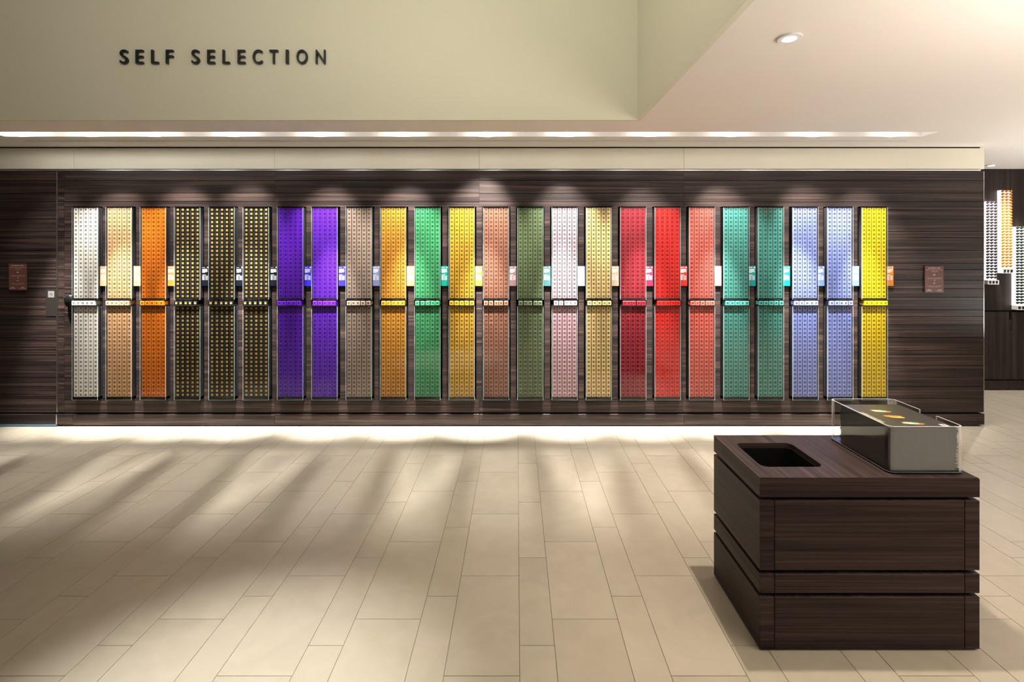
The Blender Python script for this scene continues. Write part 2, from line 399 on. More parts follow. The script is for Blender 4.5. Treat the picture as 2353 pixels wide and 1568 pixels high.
# end of the wall: light metal edge, broken at each groove
em = MB(); em.box(XE - .003, XE + .002, W - .0005, W + .2, wz(947.5), wz(394)); em.box(XE - .003, XE + .002, W - .006, W + .2, wz(976), wz(951.8))
struct('trim_4', em, alu)

# ---- concealed door at the left, with metal edge, push plate and kick strip
dr = MB()
for ya, yb in zip(GR[:-1], GR[1:]):
    dr.tone = random.random() * .9 + .05
    dr.box(XL, wx(130), W, W + .02, wz(yb) + g2, wz(ya) - g2)
dr.tone = .5; dr.box(XL, wx(130), W - .004, W + .02, wz(975), wz(951.8))
door = struct('door_1', dr, wood_wall)
e1 = MB(); e1.box(wx(130.2), wx(132.8), W - .003, W + .02, wz(947.5), wz(393.8)); e1.box(wx(130.2), wx(132.8), W - .008, W + .02, wz(975), wz(951.8))
e1.build('door_edge', alu, door)
pp = MB(); pp.box(wx(106), wx(129.6), W - .003, W - .0002, wz(727), wz(664.3)); bevel(pp.build('push_plate', steel, door), .0008)
plate_logo = plain('plate_logo', (.20, .19, .18), .5, noise=.05); ink = plain('ink', (.03, .03, .035), .6)
pg = MB(); pg.box(wx(111), wx(125.5), W - .0038, W - .0031, wz(683.9), wz(669), 0)
lx, lz, s_ = wx(118.3), wz(676.5), .010
def n_mark(mb, x, z, s, y, mat, t=.13, n=1):
    """the small slanted monogram"""
    t = t * s
    mb.face([(x-.5*s, y, z-.5*s), (x-.5*s+t, y, z-.5*s), (x-.5*s+t, y, z+.5*s), (x-.5*s, y, z+.5*s)], mat)
    mb.face([(x+.5*s-t, y, z-.5*s), (x+.5*s, y, z-.5*s), (x+.5*s, y, z+.5*s), (x+.5*s-t, y, z+.5*s)], mat)
    mb.face([(x+.5*s-1.4*t, y, z-.5*s), (x+.5*s, y, z-.5*s), (x-.5*s+1.4*t, y, z+.5*s), (x-.5*s, y, z+.5*s)], mat)
n_mark(pg, lx, lz, .022, W - .0041, 1, .16)
pg.build('logo_sticker', [plate_logo, ink], door)
kb = MB(); kb.box(XL, wx(132.6), W - .012, W + .02, .004, wz(975.2)); kb.build('kick_strip', bluestrip, door)

# ---- far wall and its cabinets
fw = MB(); fw.box(XE - .6, XR, FAR + .02, FAR + .06, 0, CEIL)
zc = wz(713, FAR); zg = wz(717.5, FAR); zp = wz(873, FAR)
for a in range(5):
    x0 = wx(2320, FAR) - .95 * 1 + .95 * (a - 1)
    fw.tone = .1 + a * .2
    fw.box(x0, x0 + .949, FAR, FAR + .02, zc, CEIL)
struct('wall_far', fw, wood_vert)
cb = empty('wall_cabinet', (wx(2320, FAR), FAR, 0), 'low dark wood cabinet under the lit capsule panels, beyond the wall end', 'cabinet')
m_ = MB(); m_.box(XE - .6, XR, FAR - .0, FAR + .0195, zg, zc - .001); m_.build('gap', void, cb)
for a, (x0, x1) in enumerate(((wx(2320, FAR) - .9, wx(2320, FAR) - .0015), (wx(2320, FAR) + .0015, wx(2320, FAR) + .9))):
    m_ = MB(); m_.tone = .3 + a * .4
    hx0, hx1 = (wx(2316.5, FAR), wx(2320, FAR) - .0015) if a == 0 else (wx(2320, FAR) + .0015, wx(2323.7, FAR))
    hz = wz(736, FAR); hz2 = wz(761, FAR)
    yd = FAR - .012
    if a == 0: m_.box(x0, hx0, yd, FAR + .0195, zp + .008, zg); xx = (hx0, x1)
    else: m_.box(hx1, x1, yd, FAR + .0195, zp + .008, zg); xx = (x0, hx1)
    m_.box(xx[0], xx[1], yd, FAR + .0195, zp + .008, hz2); m_.box(xx[0], xx[1], yd + .006, FAR + .0195, hz2, hz)
    m_.box(xx[0], xx[1], FAR + .010, FAR + .0195, hz, zg, 1)
    m_.build('door', [wood_vert, void], cb)
m_ = MB(); m_.box(XE - .6, XR, FAR - .004, FAR + .0195, .01, zp - .008); m_.tone = .2; m_.build('plinth', wood_vert, cb)

# ============================================================ THINGS
# ---- SELF SELECTION letters on the soffit
LET = [('S',280,297.8),('E',316.2,332.8),('L',351.9,367.6),('F',385.2,401.2),('S',444,461.3),('E',479.9,496.4),('L',514.9,530.2),('E',549.4,565.8),
       ('C',583.9,605.2),('T',622,641),('I',659.4,665.2),('O',684.1,708.6),('N',727.9,749.6)]
LTXT = ['S at the start of SELF', 'E in the word SELF', 'L in the word SELF', 'F at the end of SELF', 'S at the start of SELECTION', 'E between S and L of SELECTION',
        'L in the word SELECTION', 'E between L and C of SELECTION', 'C in the word SELECTION', 'T in the word SELECTION', 'I in the word SELECTION', 'O in the word SELECTION', 'N at the end of SELECTION']
letter_mat = plain('letter_black', (.010, .009, .009), .45, noise=.1)
for (ch, a, b), lt in zip(LET, LTXT):
    vs, fs, wd = text_geo(ch, .0, 6, .5)
    x0, x1, z0, z1 = wx(a, RY), wx(b, RY), wz(148, RY), wz(116.8, RY)
    if ch in 'SCO': z0 -= .0015; z1 += .0015
    mb = MB(); mb.raw([(x0 + p/wd*(x1-x0), RY - .013 + c*.018, z0 + q*(z1-z0)) for p, q, c in vs], fs)
    o = mb.build('sign_letter', letter_mat, origin=((x0+x1)/2, RY, z0))
    tag(o, 'raised black letter ' + lt + ' on the cream soffit', 'sign letter', 'letters of the SELF SELECTION sign')

# ---- linear air diffuser in the ceiling
ax0, ax1 = wx(58, 4.24), wx(2085, 4.24)
ad = empty('air_diffuser', ((ax0+ax1)/2, 4.24, CEIL), 'long thin linear air slot in the ceiling between light slot and cream fascia', 'air vent')
m_ = MB(); m_.box(ax0, ax1, 4.225, 4.236, CEIL - .003, CEIL - .0002); m_.box(ax0, ax1, 4.246, 4.256, CEIL - .003, CEIL - .0002); m_.build('frame', white_plastic, ad)
m_ = MB(); m_.box(ax0, ax1, 4.2365, 4.2455, CEIL - .0015, CEIL - .0002); m_.build('slot', void, ad)

# ---- downlights
def downlight(x, y, label):
    e = empty('ceiling_downlight', (x, y, CEIL), label, 'downlight', 'round ceiling downlights')
    m_ = MB(); seg = 32; c = (x, y, CEIL)
    m_.lathe([(.052, -.0004), (.052, -.007), (.049, -.009), (.030, -.0095), (.030, -.0005)], c, seg=seg)
    m_.build('trim_ring', white_plastic, e, smooth=False)
    m_ = MB(); m_.lathe([(.0265, -.0096), (.0265, -.0115), (.022, -.0125)], c, seg=seg); m_.build('lens', lens, e)
    return e
downlight(1.234, 2.205, 'round white ceiling downlight in the lower ceiling, directly above the dark kiosk')
downlight(5.27, 5.41, 'small round downlight in the ceiling in front of the lit capsule panels')

# ---- capsule dispensers
YF = 4.461                       # front of the stacked boxes
PX, PZ = .0452, .0377            # box pitch
BW, BH, BD = .0376, .0375, .09
def fz(py): return H - (py - CY) * YF / F
ZU1 = fz(477.3); ZU0 = ZU1 - 22 * PZ           # upper stack
ZL0 = fz(912.4); ZL1 = ZL0 + 22 * PZ           # lower stack
ZTR = fz(701.2)                                # floor of the tray
COLORS = [('white', (236,232,222)), ('peach', (232,182,130)), ('orange', (226,118,16)), ('black', (14,15,18)), ('black', (14,15,18)), ('black', (14,15,18)),
          ('purple', (92,20,190)), ('purple', (98,30,196)), ('taupe', (158,138,122)), ('amber', (206,140,40)), ('green', (60,158,98)), ('mustard', (208,160,40)),
          ('brown', (150,98,74)), ('olive', (98,116,76)), ('pale pink', (214,172,182)), ('cream', (232,202,134)), ('dark red', (150,24,38)), ('red', (224,26,20)),
          ('salmon', (216,92,78)), ('teal', (70,150,138)), ('teal', (70,150,138)), ('pale blue', (136,152,222)), ('pale blue', (136,152,222)), ('yellow', (226,196,12))]
WHICH = ['white boxes at the left end of the row', 'peach boxes', 'bright orange boxes', 'black boxes next to the orange one', 'black boxes, middle one of the three black', 'black boxes next to the purple ones',
         'purple boxes next to the black ones', 'purple boxes next to the taupe one', 'taupe grey boxes', 'amber boxes', 'bright green boxes', 'mustard yellow boxes', 'brown boxes', 'olive green boxes',
         'pale pink boxes', 'cream yellow boxes', 'dark red boxes', 'bright red boxes', 'salmon boxes', 'teal boxes next to the salmon one', 'teal boxes next to the pale blue ones',
         'pale blue boxes next to the teal ones', 'pale blue boxes next to the yellow one', 'yellow boxes at the right end of the row']
box_mats = []
for i, (nm, c) in enumerate(COLORS):
    box_mats.append(plain('box_' + nm.replace(' ', '_'), tuple(v * (.86 if i else 1.0) for v in srgb(c)), .38, spec=.4, noise=.03, nscale=12))
mark_dark = plain('box_mark', (.006, .004, .0035), .85, spec=.1); mark_gold = plain('box_gold', srgb((222, 186, 92)), .3, metal=.5, noise=.08)
def box_geo(mb, x, z, y, body, mark, gold, depth=BD):
    """one capsule box seen end-on; (x, z): centre of its bottom edge, y: its front"""
    x0, x1, z0, z1, c = x - BW/2, x + BW/2, z, z + BH, .0011
    mb.raw([(x0,y+depth,z0),(x1,y+depth,z0),(x1,y+depth,z1),(x0,y+depth,z1),(x0,y+c,z0),(x1,y+c,z0),(x1,y+c,z1),(x0,y+c,z1),
            (x0+c,y,z0+c),(x1-c,y,z0+c),(x1-c,y,z1-c),(x0+c,y,z1-c)],
           [(1,0,3,2),(0,1,5,4),(1,2,6,5),(2,3,7,6),(3,0,4,7),(4,5,9,8),(5,6,10,9),(6,7,11,10),(7,4,8,11),(8,9,10,11)], body)
    zc_ = z + BH/2; ym = y - .0002
    if gold:
        r = .0092; mb.face([(x-r,ym,zc_-r),(x+r,ym,zc_-r),(x+r,ym,zc_+r),(x-r,ym,zc_+r)], mark)
        n_mark(mb, x, zc_, .0055, ym - .0001, body, .25)
    else:
        r, q = .0083, .0035
        O = [(x-r,ym,zc_-r),(x+r,ym,zc_-r),(x+r,ym,zc_+r),(x-r,ym,zc_+r)]; I = [(x-q,ym,zc_-q),(x+q,ym,zc_-q),(x+q,ym,zc_+q),(x-q,ym,zc_+q)]
        mb.raw(O + I, [(0,1,5,4),(1,2,6,5),(2,3,7,6),(3,0,4,7)], mark)
        n_mark(mb, x, zc_, .0030, ym, mark, .2)

# prototype dispenser, built at x = 0 of its slot
def make_dispenser():
    e = empty('capsule_dispenser', (0, W, ZBOT), cat='dispenser')
    hw = (SLOTX[5][1] - SLOTX[5][0]) / 2 - .0005
    m_ = MB(); t = .003
    m_.box(-hw, -hw + t, W - .001, W + .165, ZBOT, ZT); m_.box(hw - t, hw, W - .001, W + .165, ZBOT, ZT)
    m_.box(-hw + t, hw - t, W + .16, W + .165, ZBOT, ZT)
    bw = PX * 2.5 + .0012
    m_.box(-bw - .001, bw + .001, YF - .006, W + .16, ZU1 + .001, ZT); m_.box(-bw, bw, YF - .006, W + .16, ZBOT, ZL0 - .0006)
    m_.build('housing', liner_black, e)
    for zz0, zz1 in ((ZU0, ZU1), (ZL0, ZL1)):
        for k in range(6):
            xx = (k - 2.5) * PX; m_ = MB()
            m_.box(xx - .0026, xx + .0026, YF + .005, YF + .10, zz0, zz1 - .001); m_.build('divider', divider_mat, e)
    # shelf above the tray opening, tray below it
    m_ = MB(); m_.box(-bw, bw, YF - .004, W + .16, ZU0 - .012, ZU0 - .0006)
    m_.box(-bw, bw, YF + .085, YF + .088, ZL1 + .012, ZU0 - .012)
    m_.build('shelf', satin_black, e)
    m_ = MB(); m_.box(-bw, bw, YF - .012, W + .16, ZL1 + .002, ZTR - .0005); m_.box(-bw - .002, bw + .002, YF - .018, YF - .012, ZL1 + .004, ZTR - .0005)
    m_.box(-bw - .002, -bw, YF - .012, YF + .03, ZL1 + .004, ZTR + .006); m_.box(bw, bw + .002, YF - .012, YF + .03, ZL1 + .004, ZTR + .006)
    m_.build('tray', satin_black, e)
    for nm, z0, z1 in (('upper_cover', ZU0 - .013, ZU1 + .001), ('lower_cover', ZBOT - .0005, ZL1 + .001)):
        m_ = MB(); yf = YF - .0095; g = .003; bx = bw + .0045
        for s in (-1, 1):
            x0, x1 = (bx - g, bx) if s > 0 else (-bx, -bx + g)
            m_.face([(x0, yf+g, z0), (x0, W, z0), (x0, W, z1), (x0, yf+g, z1)], 0); m_.face([(x1, yf, z0), (x1, W, z0), (x1, W, z1), (x1, yf, z1)], 0)
            m_.face([(x0, yf-.0002, z0), (x1, yf-.0002, z0), (x1, yf-.0002, z1), (x0, yf-.0002, z1)], 1)
        m_.face([(-bx+g, yf, z0), (bx-g, yf, z0), (bx-g, yf, z1), (-bx+g, yf, z1)], 0); m_.face([(-bx+g, yf+g, z0), (bx-g, yf+g, z0), (bx-g, yf+g, z1), (-bx+g, yf+g, z1)], 0)
        for zz in (z0, z1): m_.face([(-bx, yf, zz), (bx, yf, zz), (bx, yf+g, zz), (-bx, yf+g, zz)], 1)
        m_.build(nm, [clear, edge_green], e)
    return e
def copy_tree(o, parent=None):
    c = o.copy(); COL.objects.link(c); c.parent = parent
    for ch in list(o.children): copy_tree(ch, c)
    return c
proto = make_dispenser()
CXS = []
for i in range(24):
    xc = (SLOTX[i][0] + SLOTX[i][1]) / 2; CXS.append(xc)
    e = proto if i == 0 else copy_tree(proto)
for i, e in enumerate([o for o in COL.objects if o.name.startswith('capsule_dispenser')]):
    e.location = (CXS[i], W, ZBOT)
    tag(e, 'black wall dispenser with clear covers holding ' + WHICH[i], 'dispenser', 'capsule box dispensers set in the wall')

# ---- capsule boxes: tray boxes and the outer stacks as objects, the rest as one mass
BOXMESH = {}
def place_box(i, x, z, y, label, group):
    gold = 3 <= i <= 5; mat = box_mats[i]
    if i not in BOXMESH:
        mb = MB(); box_geo(mb, 0, 0, 0, 0, 1, gold)
        o = mb.build('capsule_box', [mat, mark_gold if gold else mark_dark]); BOXMESH[i] = o.data
    else:
        o = bpy.data.objects.new('capsule_box', BOXMESH[i]); COL.objects.link(o)
    o.location = (x, y, z)
    tag(o, label, 'capsule box', group)
    return o
POS5 = ['left end', 'second from left', 'middle', 'second from right', 'right end']
TRAYNAME = ['white', 'peach', 'orange', 'black (beside orange)', 'middle black', 'black (beside purple)', 'purple (beside black)', 'purple (beside taupe)', 'taupe', 'amber', 'green', 'mustard', 'brown', 'olive', 'pale pink', 'cream',
            'dark red', 'bright red', 'salmon', 'teal (beside salmon)', 'teal (beside pale blue)', 'pale blue (beside teal)', 'pale blue (beside yellow)', 'yellow']
rt = random.Random(3)
for i in range(24):
    cname = COLORS[i][0]
    if i == 0: gaps = [.003, .003, .003, .0045]; start = -.1135
    else:
        gaps = [rt.choice([.0015, .005, .009, .011]) for _ in range(4)]
        tot = 5 * BW + sum(gaps); sc = min(1, (.2235 - 5 * BW) / sum(gaps)); gaps = [g * sc for g in gaps]; tot = 5 * BW + sum(gaps)
        slack = .2255 - tot
        start = -.1127 + (0.0 if i < 7 else (slack if i > 13 else slack / 2)) * 1.0
    x = start + BW / 2
    for k in range(5):
        place_box(i, CXS[i] + x, ZTR, YF - .0165 + rt.uniform(-.001, .001),
                  cname + ' box on the ' + TRAYNAME[i] + ' dispenser tray, ' + POS5[k] + ' of five', 'boxes on the dispenser trays')
        if k < 4: x += BW + gaps[k]
SINGLE = {(0, 4): 'right-hand', (1, 4): 'right-hand', (22, 0): 'left-hand', (23, 0): 'left-hand'}
mass = MB(); mats = box_mats + [mark_dark, mark_gold]
for i in range(24):
    for part, zb in (('upper', ZU0), ('lower', ZL0)):
        for c in range(5):
            for r in range(22):
                x = CXS[i] + (c - 2) * PX; z = zb + r * PZ
                if (i, c) in SINGLE or (i == 2 and c == 4 and part == 'upper' and r >= 18):
                    side = SINGLE.get((i, c), 'right-hand')
                    place_box(i, x, z, YF, COLORS[i][0] + ' box ' + ordinal(22 - r) + ' from the top in the ' + part + ' stack, ' + side + ' column' + (', beside yellow' if i == 22 else ''),
                              'stacked boxes behind the clear covers')
                else:
                    box_geo(mass, x, z, YF, i, 24 + (1 if 3 <= i <= 5 else 0), 3 <= i <= 5)
o = mass.build('capsule_boxes', mats)
tag(o, 'coloured capsule boxes stacked end-on behind the clear dispenser covers', 'capsule boxes', kind='stuff')

# ---- info cards
CARD = [(244,208,150),(244,208,150),(240,160,60),(16,20,34),(16,20,34),(16,20,34),(52,40,206),(52,40,206),(146,156,206),(246,190,116),(10,150,130),(236,160,70),(184,142,146),(92,152,154),
        (226,220,238),(240,204,170),(196,30,66),(232,50,44),(240,150,150),(0,168,164),(0,168,164),(126,160,226),(126,160,226),(246,150,36)]
CNAME = ['pale yellow info card at the right of the white dispenser', 'pale yellow info card between peach and orange dispensers', 'orange info card between orange and black dispensers',
         'dark navy info card nearest the orange boxes', 'dark navy info card between the two black dispensers before the last', 'dark navy info card nearest the purple boxes',
         'blue info card between the two purple dispensers', 'blue info card between purple and taupe dispensers', 'pale violet info card at the right of the taupe dispenser',
         'light orange info card between amber and green dispensers', 'green-teal info card at the right of the green dispenser', 'orange info card at the right of the mustard dispenser',
         'mauve info card between brown and olive dispensers', 'grey teal info card between olive and pale pink dispensers', 'lilac white info card between pink and cream dispensers',
         'peach info card between cream and dark red dispensers', 'crimson info card between dark red and bright red dispensers', 'bright red info card between red and salmon dispensers',
         'pink info card between salmon and teal dispensers', 'turquoise info card between the two teal dispensers', 'turquoise info card between teal and pale blue dispensers',
         'light blue info card between the two pale blue dispensers', 'light blue info card between pale blue and yellow dispensers', 'orange info card at the right of the yellow dispenser']
CNAME[4] = 'dark navy info card on the pillar between the middle and last black dispensers'; CNAME[3] = 'dark navy info card on the pillar after the first black dispenser'
print_white = plain('print_white', (.55, .55, .55), .5); YC = 4.472
def cz(py): return H - (py - CY) * YC / F
HEAD = {3: 'Ristretto', 4: 'Ristretto', 5: 'Ristretto', 6: 'Arpeggio', 7: 'Arpeggio'}
card_gap = [.0]
for i in range(24):
    x0 = SLOTX[i][1] - .0092; x1 = x0 + .0655; z1, z0 = cz(611.8), cz(657.4)
    e = empty('info_card', ((x0+x1)/2, YC, z0), CNAME[i], 'card', 'info cards between the dispensers')
    m_ = MB(); m_.box(x0, x1, YC, YC + .002, z0, z1); m_.build('board', plain('card_%s' % CNAME[i].split(' info')[0].replace(' ', '_'), tuple(v * (.42 if sum(CARD[i]) > 300 else .7) for v in srgb(CARD[i])), .35, noise=.02), e)
    m_ = MB(); m_.box((x0+x1)/2 - .010, (x0+x1)/2 + .010, YC + .002, W - .0003, z0 + .03, z1 - .03); m_.build('bracket', satin_black, e)
    p = MB(); y = YC - .0003; u = x0 + .004; wd = .0575
    def bar(a, b, t, h): p.face([(x0 + a, y, z1 - t - h), (x0 + b, y, z1 - t - h), (x0 + b, y, z1 - t), (x0 + a, y, z1 - t)])
    if i in HEAD: wall_text(p, HEAD[i], x0 + .018, z1 - .0165, .0075, y, 0, .02, .028)
    else: bar(.004, .030 + .004 * (i % 3), .009, .005)
    bar(.049, .060, .006, .011)
    rr = random.Random(i)
    for k in range(7): bar(.004, rr.uniform(.045, .060) if k != 6 else .032, .026 + k * .0052, .0030)
    bar(.004, .036, .079, .005)
    for k in range(5): bar(.004, .061, .0885 + k * .0095, .0012)
    for k in range(4): bar(.004, .022, .092 + k * .0095, .0038); bar(.040, .056 - .004 * (k % 2), .092 + k * .0095, .0036)
    p.face([(x0 + .033, y, z1 - .127), (x0 + .0345, y, z1 - .127), (x0 + .0345, y, z1 - .0885), (x0 + .033, y, z1 - .0885)])
    p.build('print', print_white, e)

# ---- order signs
sign_brown = plain('sign_brown', srgb((92, 58, 52)), .35, noise=.08); sign_print = plain('sign_print', (.62, .56, .48), .5)
def order_sign(xa, xb, ya, yb, label):
    Y = W - .012; x0, x1 = wx(xa, Y), wx(xb, Y); z1, z0 = wz(ya, Y), wz(yb, Y); xc = (x0+x1)/2; hh = z1 - z0; wd = x1 - x0
    e = empty('order_sign', (xc, Y, z0), label, 'sign', 'brown order signs')
    m_ = MB(); m_.box(x0, x1, Y, Y + .005, z0, z1, 0); bevel(m_.build('panel', sign_brown, e), .0008)
    m_ = MB()
    for sx in (-1, 1): m_.lathe([(.008, -.0065), (.008, 0.0)], (xc + sx * wd * .3, Y + .0052, z0 + hh/2), axis='Y', seg=12)
    m_.build('spacer', alu, e)
    p = MB(); y = Y - .0004
    def t(s, f, h, w_, b=.0, cx=0.0): wall_text(p, s, xc + cx * wd, z1 - f * hh - h, h, y, 0, b, w_ * wd)
    t('MY ORDER IN 3 STEPS', .060, .0085, .64, .02)
    p.face([(x0+.006, y, z1-.150*hh), (x1-.006, y, z1-.150*hh), (x1-.006, y, z1-.144*hh), (x0+.006, y, z1-.144*hh)])
    t('1. TAKE A BAG', .188, .006, .37)
    p.box(xc-.010, xc+.010, y-.0001, y, z1-.345*hh, z1-.322*hh)
    p.box(xc-.008, xc+.008, y-.0001, y, z1-.262*hh, z1-.258*hh)
    t('2. PICK YOUR COFFEE CAPSULES', .442, .006, .82); t('Take the capsules sleeves from the wall', .480, .0035, .62)
    p.box(xc+.000, xc+.003, y-.0001, y, z1-.575*hh, z1-.525*hh); p.face([(xc+.003, y, z1-.535*hh), (xc+.012, y, z1-.52*hh), (xc+.012, y, z1-.515*hh), (xc+.003, y, z1-.525*hh)])
    p.face([(xc-.013, y, z1-.632*hh), (xc-.006, y, z1-.655*hh), (xc+.009, y, z1-.655*hh), (xc+.009, y, z1-.640*hh)])
    t('3. SELECT YOUR CASH DESK', .745, .006, .74); t('Two ways to pay in the shop', .790, .0035, .48)
    t('or', .885, .004, .05)
    for cx in (-.28, .28):
        for k, w_ in enumerate((.14, .25, .34)): p.box(xc + cx*wd - w_*wd/2, xc + cx*wd + w_*wd/2, y-.0001, y, z1-(.883+.028*k)*hh, z1-(.875+.028*k)*hh)
    p.build('print', sign_print, e)
order_sign(20.0, 61.0, 605.8, 667.2, 'brown order sign with small print on the dark door panelling, beside the metal push plate')
order_sign(2125.5, 2168.3, 611.6, 673, 'brown order sign with small print on the panelling past the yellow boxes')

# ---- small black device beside the first tray
dv = empty('wall_holder', (wx(155), W, wz(709.5)), 'small rounded black wall-mounted holder beside the tray of white boxes', 'holder')
m_ = MB(); secs = []; xa, xb = wx(143.8, 4.44), wx(165.2, 4.44); n = 20
prof = [(0, .72, .82), (.08, .88, .94), (.25, 1, 1), (.5, 1, 1), (.75, .93, .9), (.92, .82, .75), (1, .74, .66)]
zt, zb_ = wz(678.5, 4.44), wz(705, 4.44)
vs = []
for (tt, sw, sd) in prof:
    z = zt + (zb_ - zt) * tt; xc = (xa + xb) / 2; hw = (xb - xa) / 2 * sw
    for k in range(n):
        a = math.pi * k / (n - 1)
        cx_ = -math.copysign(abs(math.cos(a)) ** .55, math.cos(a)) * hw; cy_ = W - .0005 - abs(math.sin(a)) ** .6 * .055 * sd
        vs.append((xc + cx_, cy_, z))
fs = [(i*n+k, i*n+k+1, (i+1)*n+k+1, (i+1)*n+k) for i in range(len(prof)-1) for k in range(n-1)]
fs += [tuple(reversed(range(n))), tuple(range((len(prof)-1)*n, len(prof)*n))] + [(i*n, (i+1)*n, (i+1)*n+n-1, i*n+n-1) for i in range(len(prof)-1)]
m_.raw([v for v in vs], [tuple(reversed(f)) for f in fs]); m_.build('hood', black, dv, smooth=True).modifiers.new('es', 'EDGE_SPLIT').split_angle = R(50)
m_ = MB(); m_.prism(rrect(wx(150.5, 4.44), wx(163.5, 4.44), W - .034, W - .0005, .012), wz(709.5, 4.44), wz(705.1, 4.44)); m_.build('cup', satin_black, dv)
m_ = MB(); m_.lathe([(.0022, .0), (.0022, .0012)], (wx(147, 4.44), W - .0485, wz(683, 4.44)), axis='Y', seg=10); m_.build('indicator', plain('indicator', (.5, .5, .1), .3), dv)

# ---- lit capsule panels on the far wall
CAPS = [('dark violet grey', (70, 60, 66)), ('orange', (224, 140, 40)), ('dark green', (44, 56, 48))]
PAN = [((2258, 2289.8), (463.5, 653.5), 'leftmost', 2264.5), ((2291.5, 2323.5), (437.5, 628), 'tallest, orange one', 2299), ((2324.3, 2360), (521.5, 712), 'lowest', 2333)]
YP = FAR - .04
for pi, ((pa, pb), (ya, yb), nm, cx0) in enumerate(PAN):
    x0, x1, z1, z0 = wx(pa, FAR), wx(pb, YP), wz(ya, YP), wz(yb, YP)
    lab = ['tall backlit white panel of violet-grey capsules just past the wall end', 'tall backlit white panel of orange capsules on the dark far wall', 'tall backlit white panel of dark green capsules at the right, hung lowest'][pi]
    e = empty('capsule_display', ((x0+x1)/2, FAR, z0), lab, 'display panel', 'backlit capsule displays')
    zt_ = z0 + .048
    m_ = MB(); m_.box(x0, x1, YP, FAR - .0005, zt_, z1); m_.build('light_panel', panel_glow, e)
    m_ = MB(); fr = .006; m_.box(x0, x1, YP - .03, FAR - .0005, z0, z0 + fr); m_.box(x0, x1, YP - .03, FAR - .0005, zt_ - fr, zt_ - .0005)
    for k in range(4):
        xx = x0 + (x1 - x0 - fr) * k / 3; m_.box(xx, xx + fr, YP - .03, FAR - .0005, z0 + fr, zt_ - fr)
    m_.build('tray_frame', white_plastic, e)
    m_ = MB(); m_.box(x0 + fr, x1 - fr, YP - .018, YP - .016, z0 + fr, zt_ - fr); m_.build('tray_back', plain('tray_back', (.02, .014, .012), .7), e)
    cm = plain('capsule_' + CAPS[pi][0].replace(' ', '_'), srgb(CAPS[pi][1]), .3, metal=.6, noise=.05)
    cmesh = None; g = ['violet-grey capsules on the backlit panel', 'orange capsules on the backlit panel', 'dark green capsules on the backlit panel'][pi]
    nrow = 27; p = .03315
    for r in range(nrow):
        for c in range(3):
            x = wx(cx0, YP) + c * .0445 + .003; z = z1 - .018 - r * p
            if x > x1 - .005: continue
            if cmesh is None:
                mb = MB(); mb.lathe([(.003, -.012), (.003, 0.0), (.0165, .001), (.0165, .0025), (.0135, .004), (.0115, .020), (.0085, .026), (.003, .028)], (0, 0, 0), axis='Y', seg=14)
                o = mb.build('coffee_capsule', cm, smooth=True); cmesh = o.data
                o.modifiers.new('es', 'EDGE_SPLIT').split_angle = R(40)
                first = o
            else:
                o = first.copy(); COL.objects.link(o)
            o.location = (x, YP - .0125, z); o.rotation_euler = (R(-28), 0, R(22))
            tag(o, ('violet-grey', 'orange', 'dark green')[pi] + ' capsule on its backlit panel, ' + ordinal(r + 1) + ' row from the top, ' + ('left', 'middle', 'right')[c] + ' column', 'capsule', g)

# ---- kiosk
KX0, KX1, KY0, KY1, KT = .976, 1.859, 1.956, 2.412, .697
ki = empty('display_kiosk', ((KX0+KX1)/2, (KY0+KY1)/2, 0), 'dark wood block kiosk with a square hole in its top, standing on the tiles', 'kiosk')
ox0, ox1, oy0, oy1 = 1.035, 1.298, 2.055, 2.313
inner = rrect(ox0, ox1, oy0, oy1, .030, 7)
def to_outer(p):
    cx_, cy_ = (ox0+ox1)/2, (oy0+oy1)/2; dx, dy = p[0]-cx_, p[1]-cy_
    hx, hy = (ox1-ox0)/2, (oy1-oy0)/2
    if abs(dx)/hx > abs(dy)/hy + 1e-6: return (KX1 if dx > 0 else KX0, cy_ + dy)
    return (cx_ + dx, KY1 if dy > 0 else KY0)
bm = bmesh.new(); LZ = .618
def ring(pts, z): return [bm.verts.new((x, y, z)) for x, y in pts]
corners = [(KX1, KY1), (KX0, KY1), (KX0, KY0), (KX1, KY0)]
# top as strips: polygons between hole and border, cut at the hole's sides
nI = len(inner); per = nI // 4
def lid_faces(z, up):
    iv = ring(inner, z); cv = ring(corners, z)
    fs = []
    mids = []
    for q in range(4):
        a = iv[q*per:(q+1)*per]                     # corner arc
        fs.append([cv[q]] + a if False else a[::-1] + [cv[q]])
        b0, b1 = a[-1], iv[((q+1)*per) % nI]
        fs.append([b1, b0, cv[q], cv[(q+1) % 4]])
    for f in fs: bm.faces.new(f if up else f[::-1])
    return iv, cv
it, ct = lid_faces(KT, True); ib, cb_ = lid_faces(LZ, False)
for k in range(nI): bm.faces.new([it[k], it[(k+1) % nI], ib[(k+1) % nI], ib[k]])
for k in range(4): bm.faces.new([ct[(k+1) % 4], ct[k], cb_[k], cb_[(k+1) % 4]])
bmesh.ops.recalc_face_normals(bm, faces=bm.faces)
ed = [e for e in bm.edges if all(abs(v.co.x - KX1) < 1e-5 and abs(v.co.z - KT) < 1e-5 for v in e.verts)]
bmesh.ops.bevel(bm, geom=ed, offset=.011, segments=5, profile=.5, affect='EDGES')
lw_ = Vector(ki.location)
bmesh.ops.translate(bm, verts=bm.verts, vec=-lw_)
me = bpy.data.meshes.new('lid'); bm.to_mesh(me); bm.free()
lid = bpy.data.objects.new('lid', me); COL.objects.link(lid); lid.parent = ki
me.materials.append(wood_deep); bevel(lid, .0012, 2, 50)
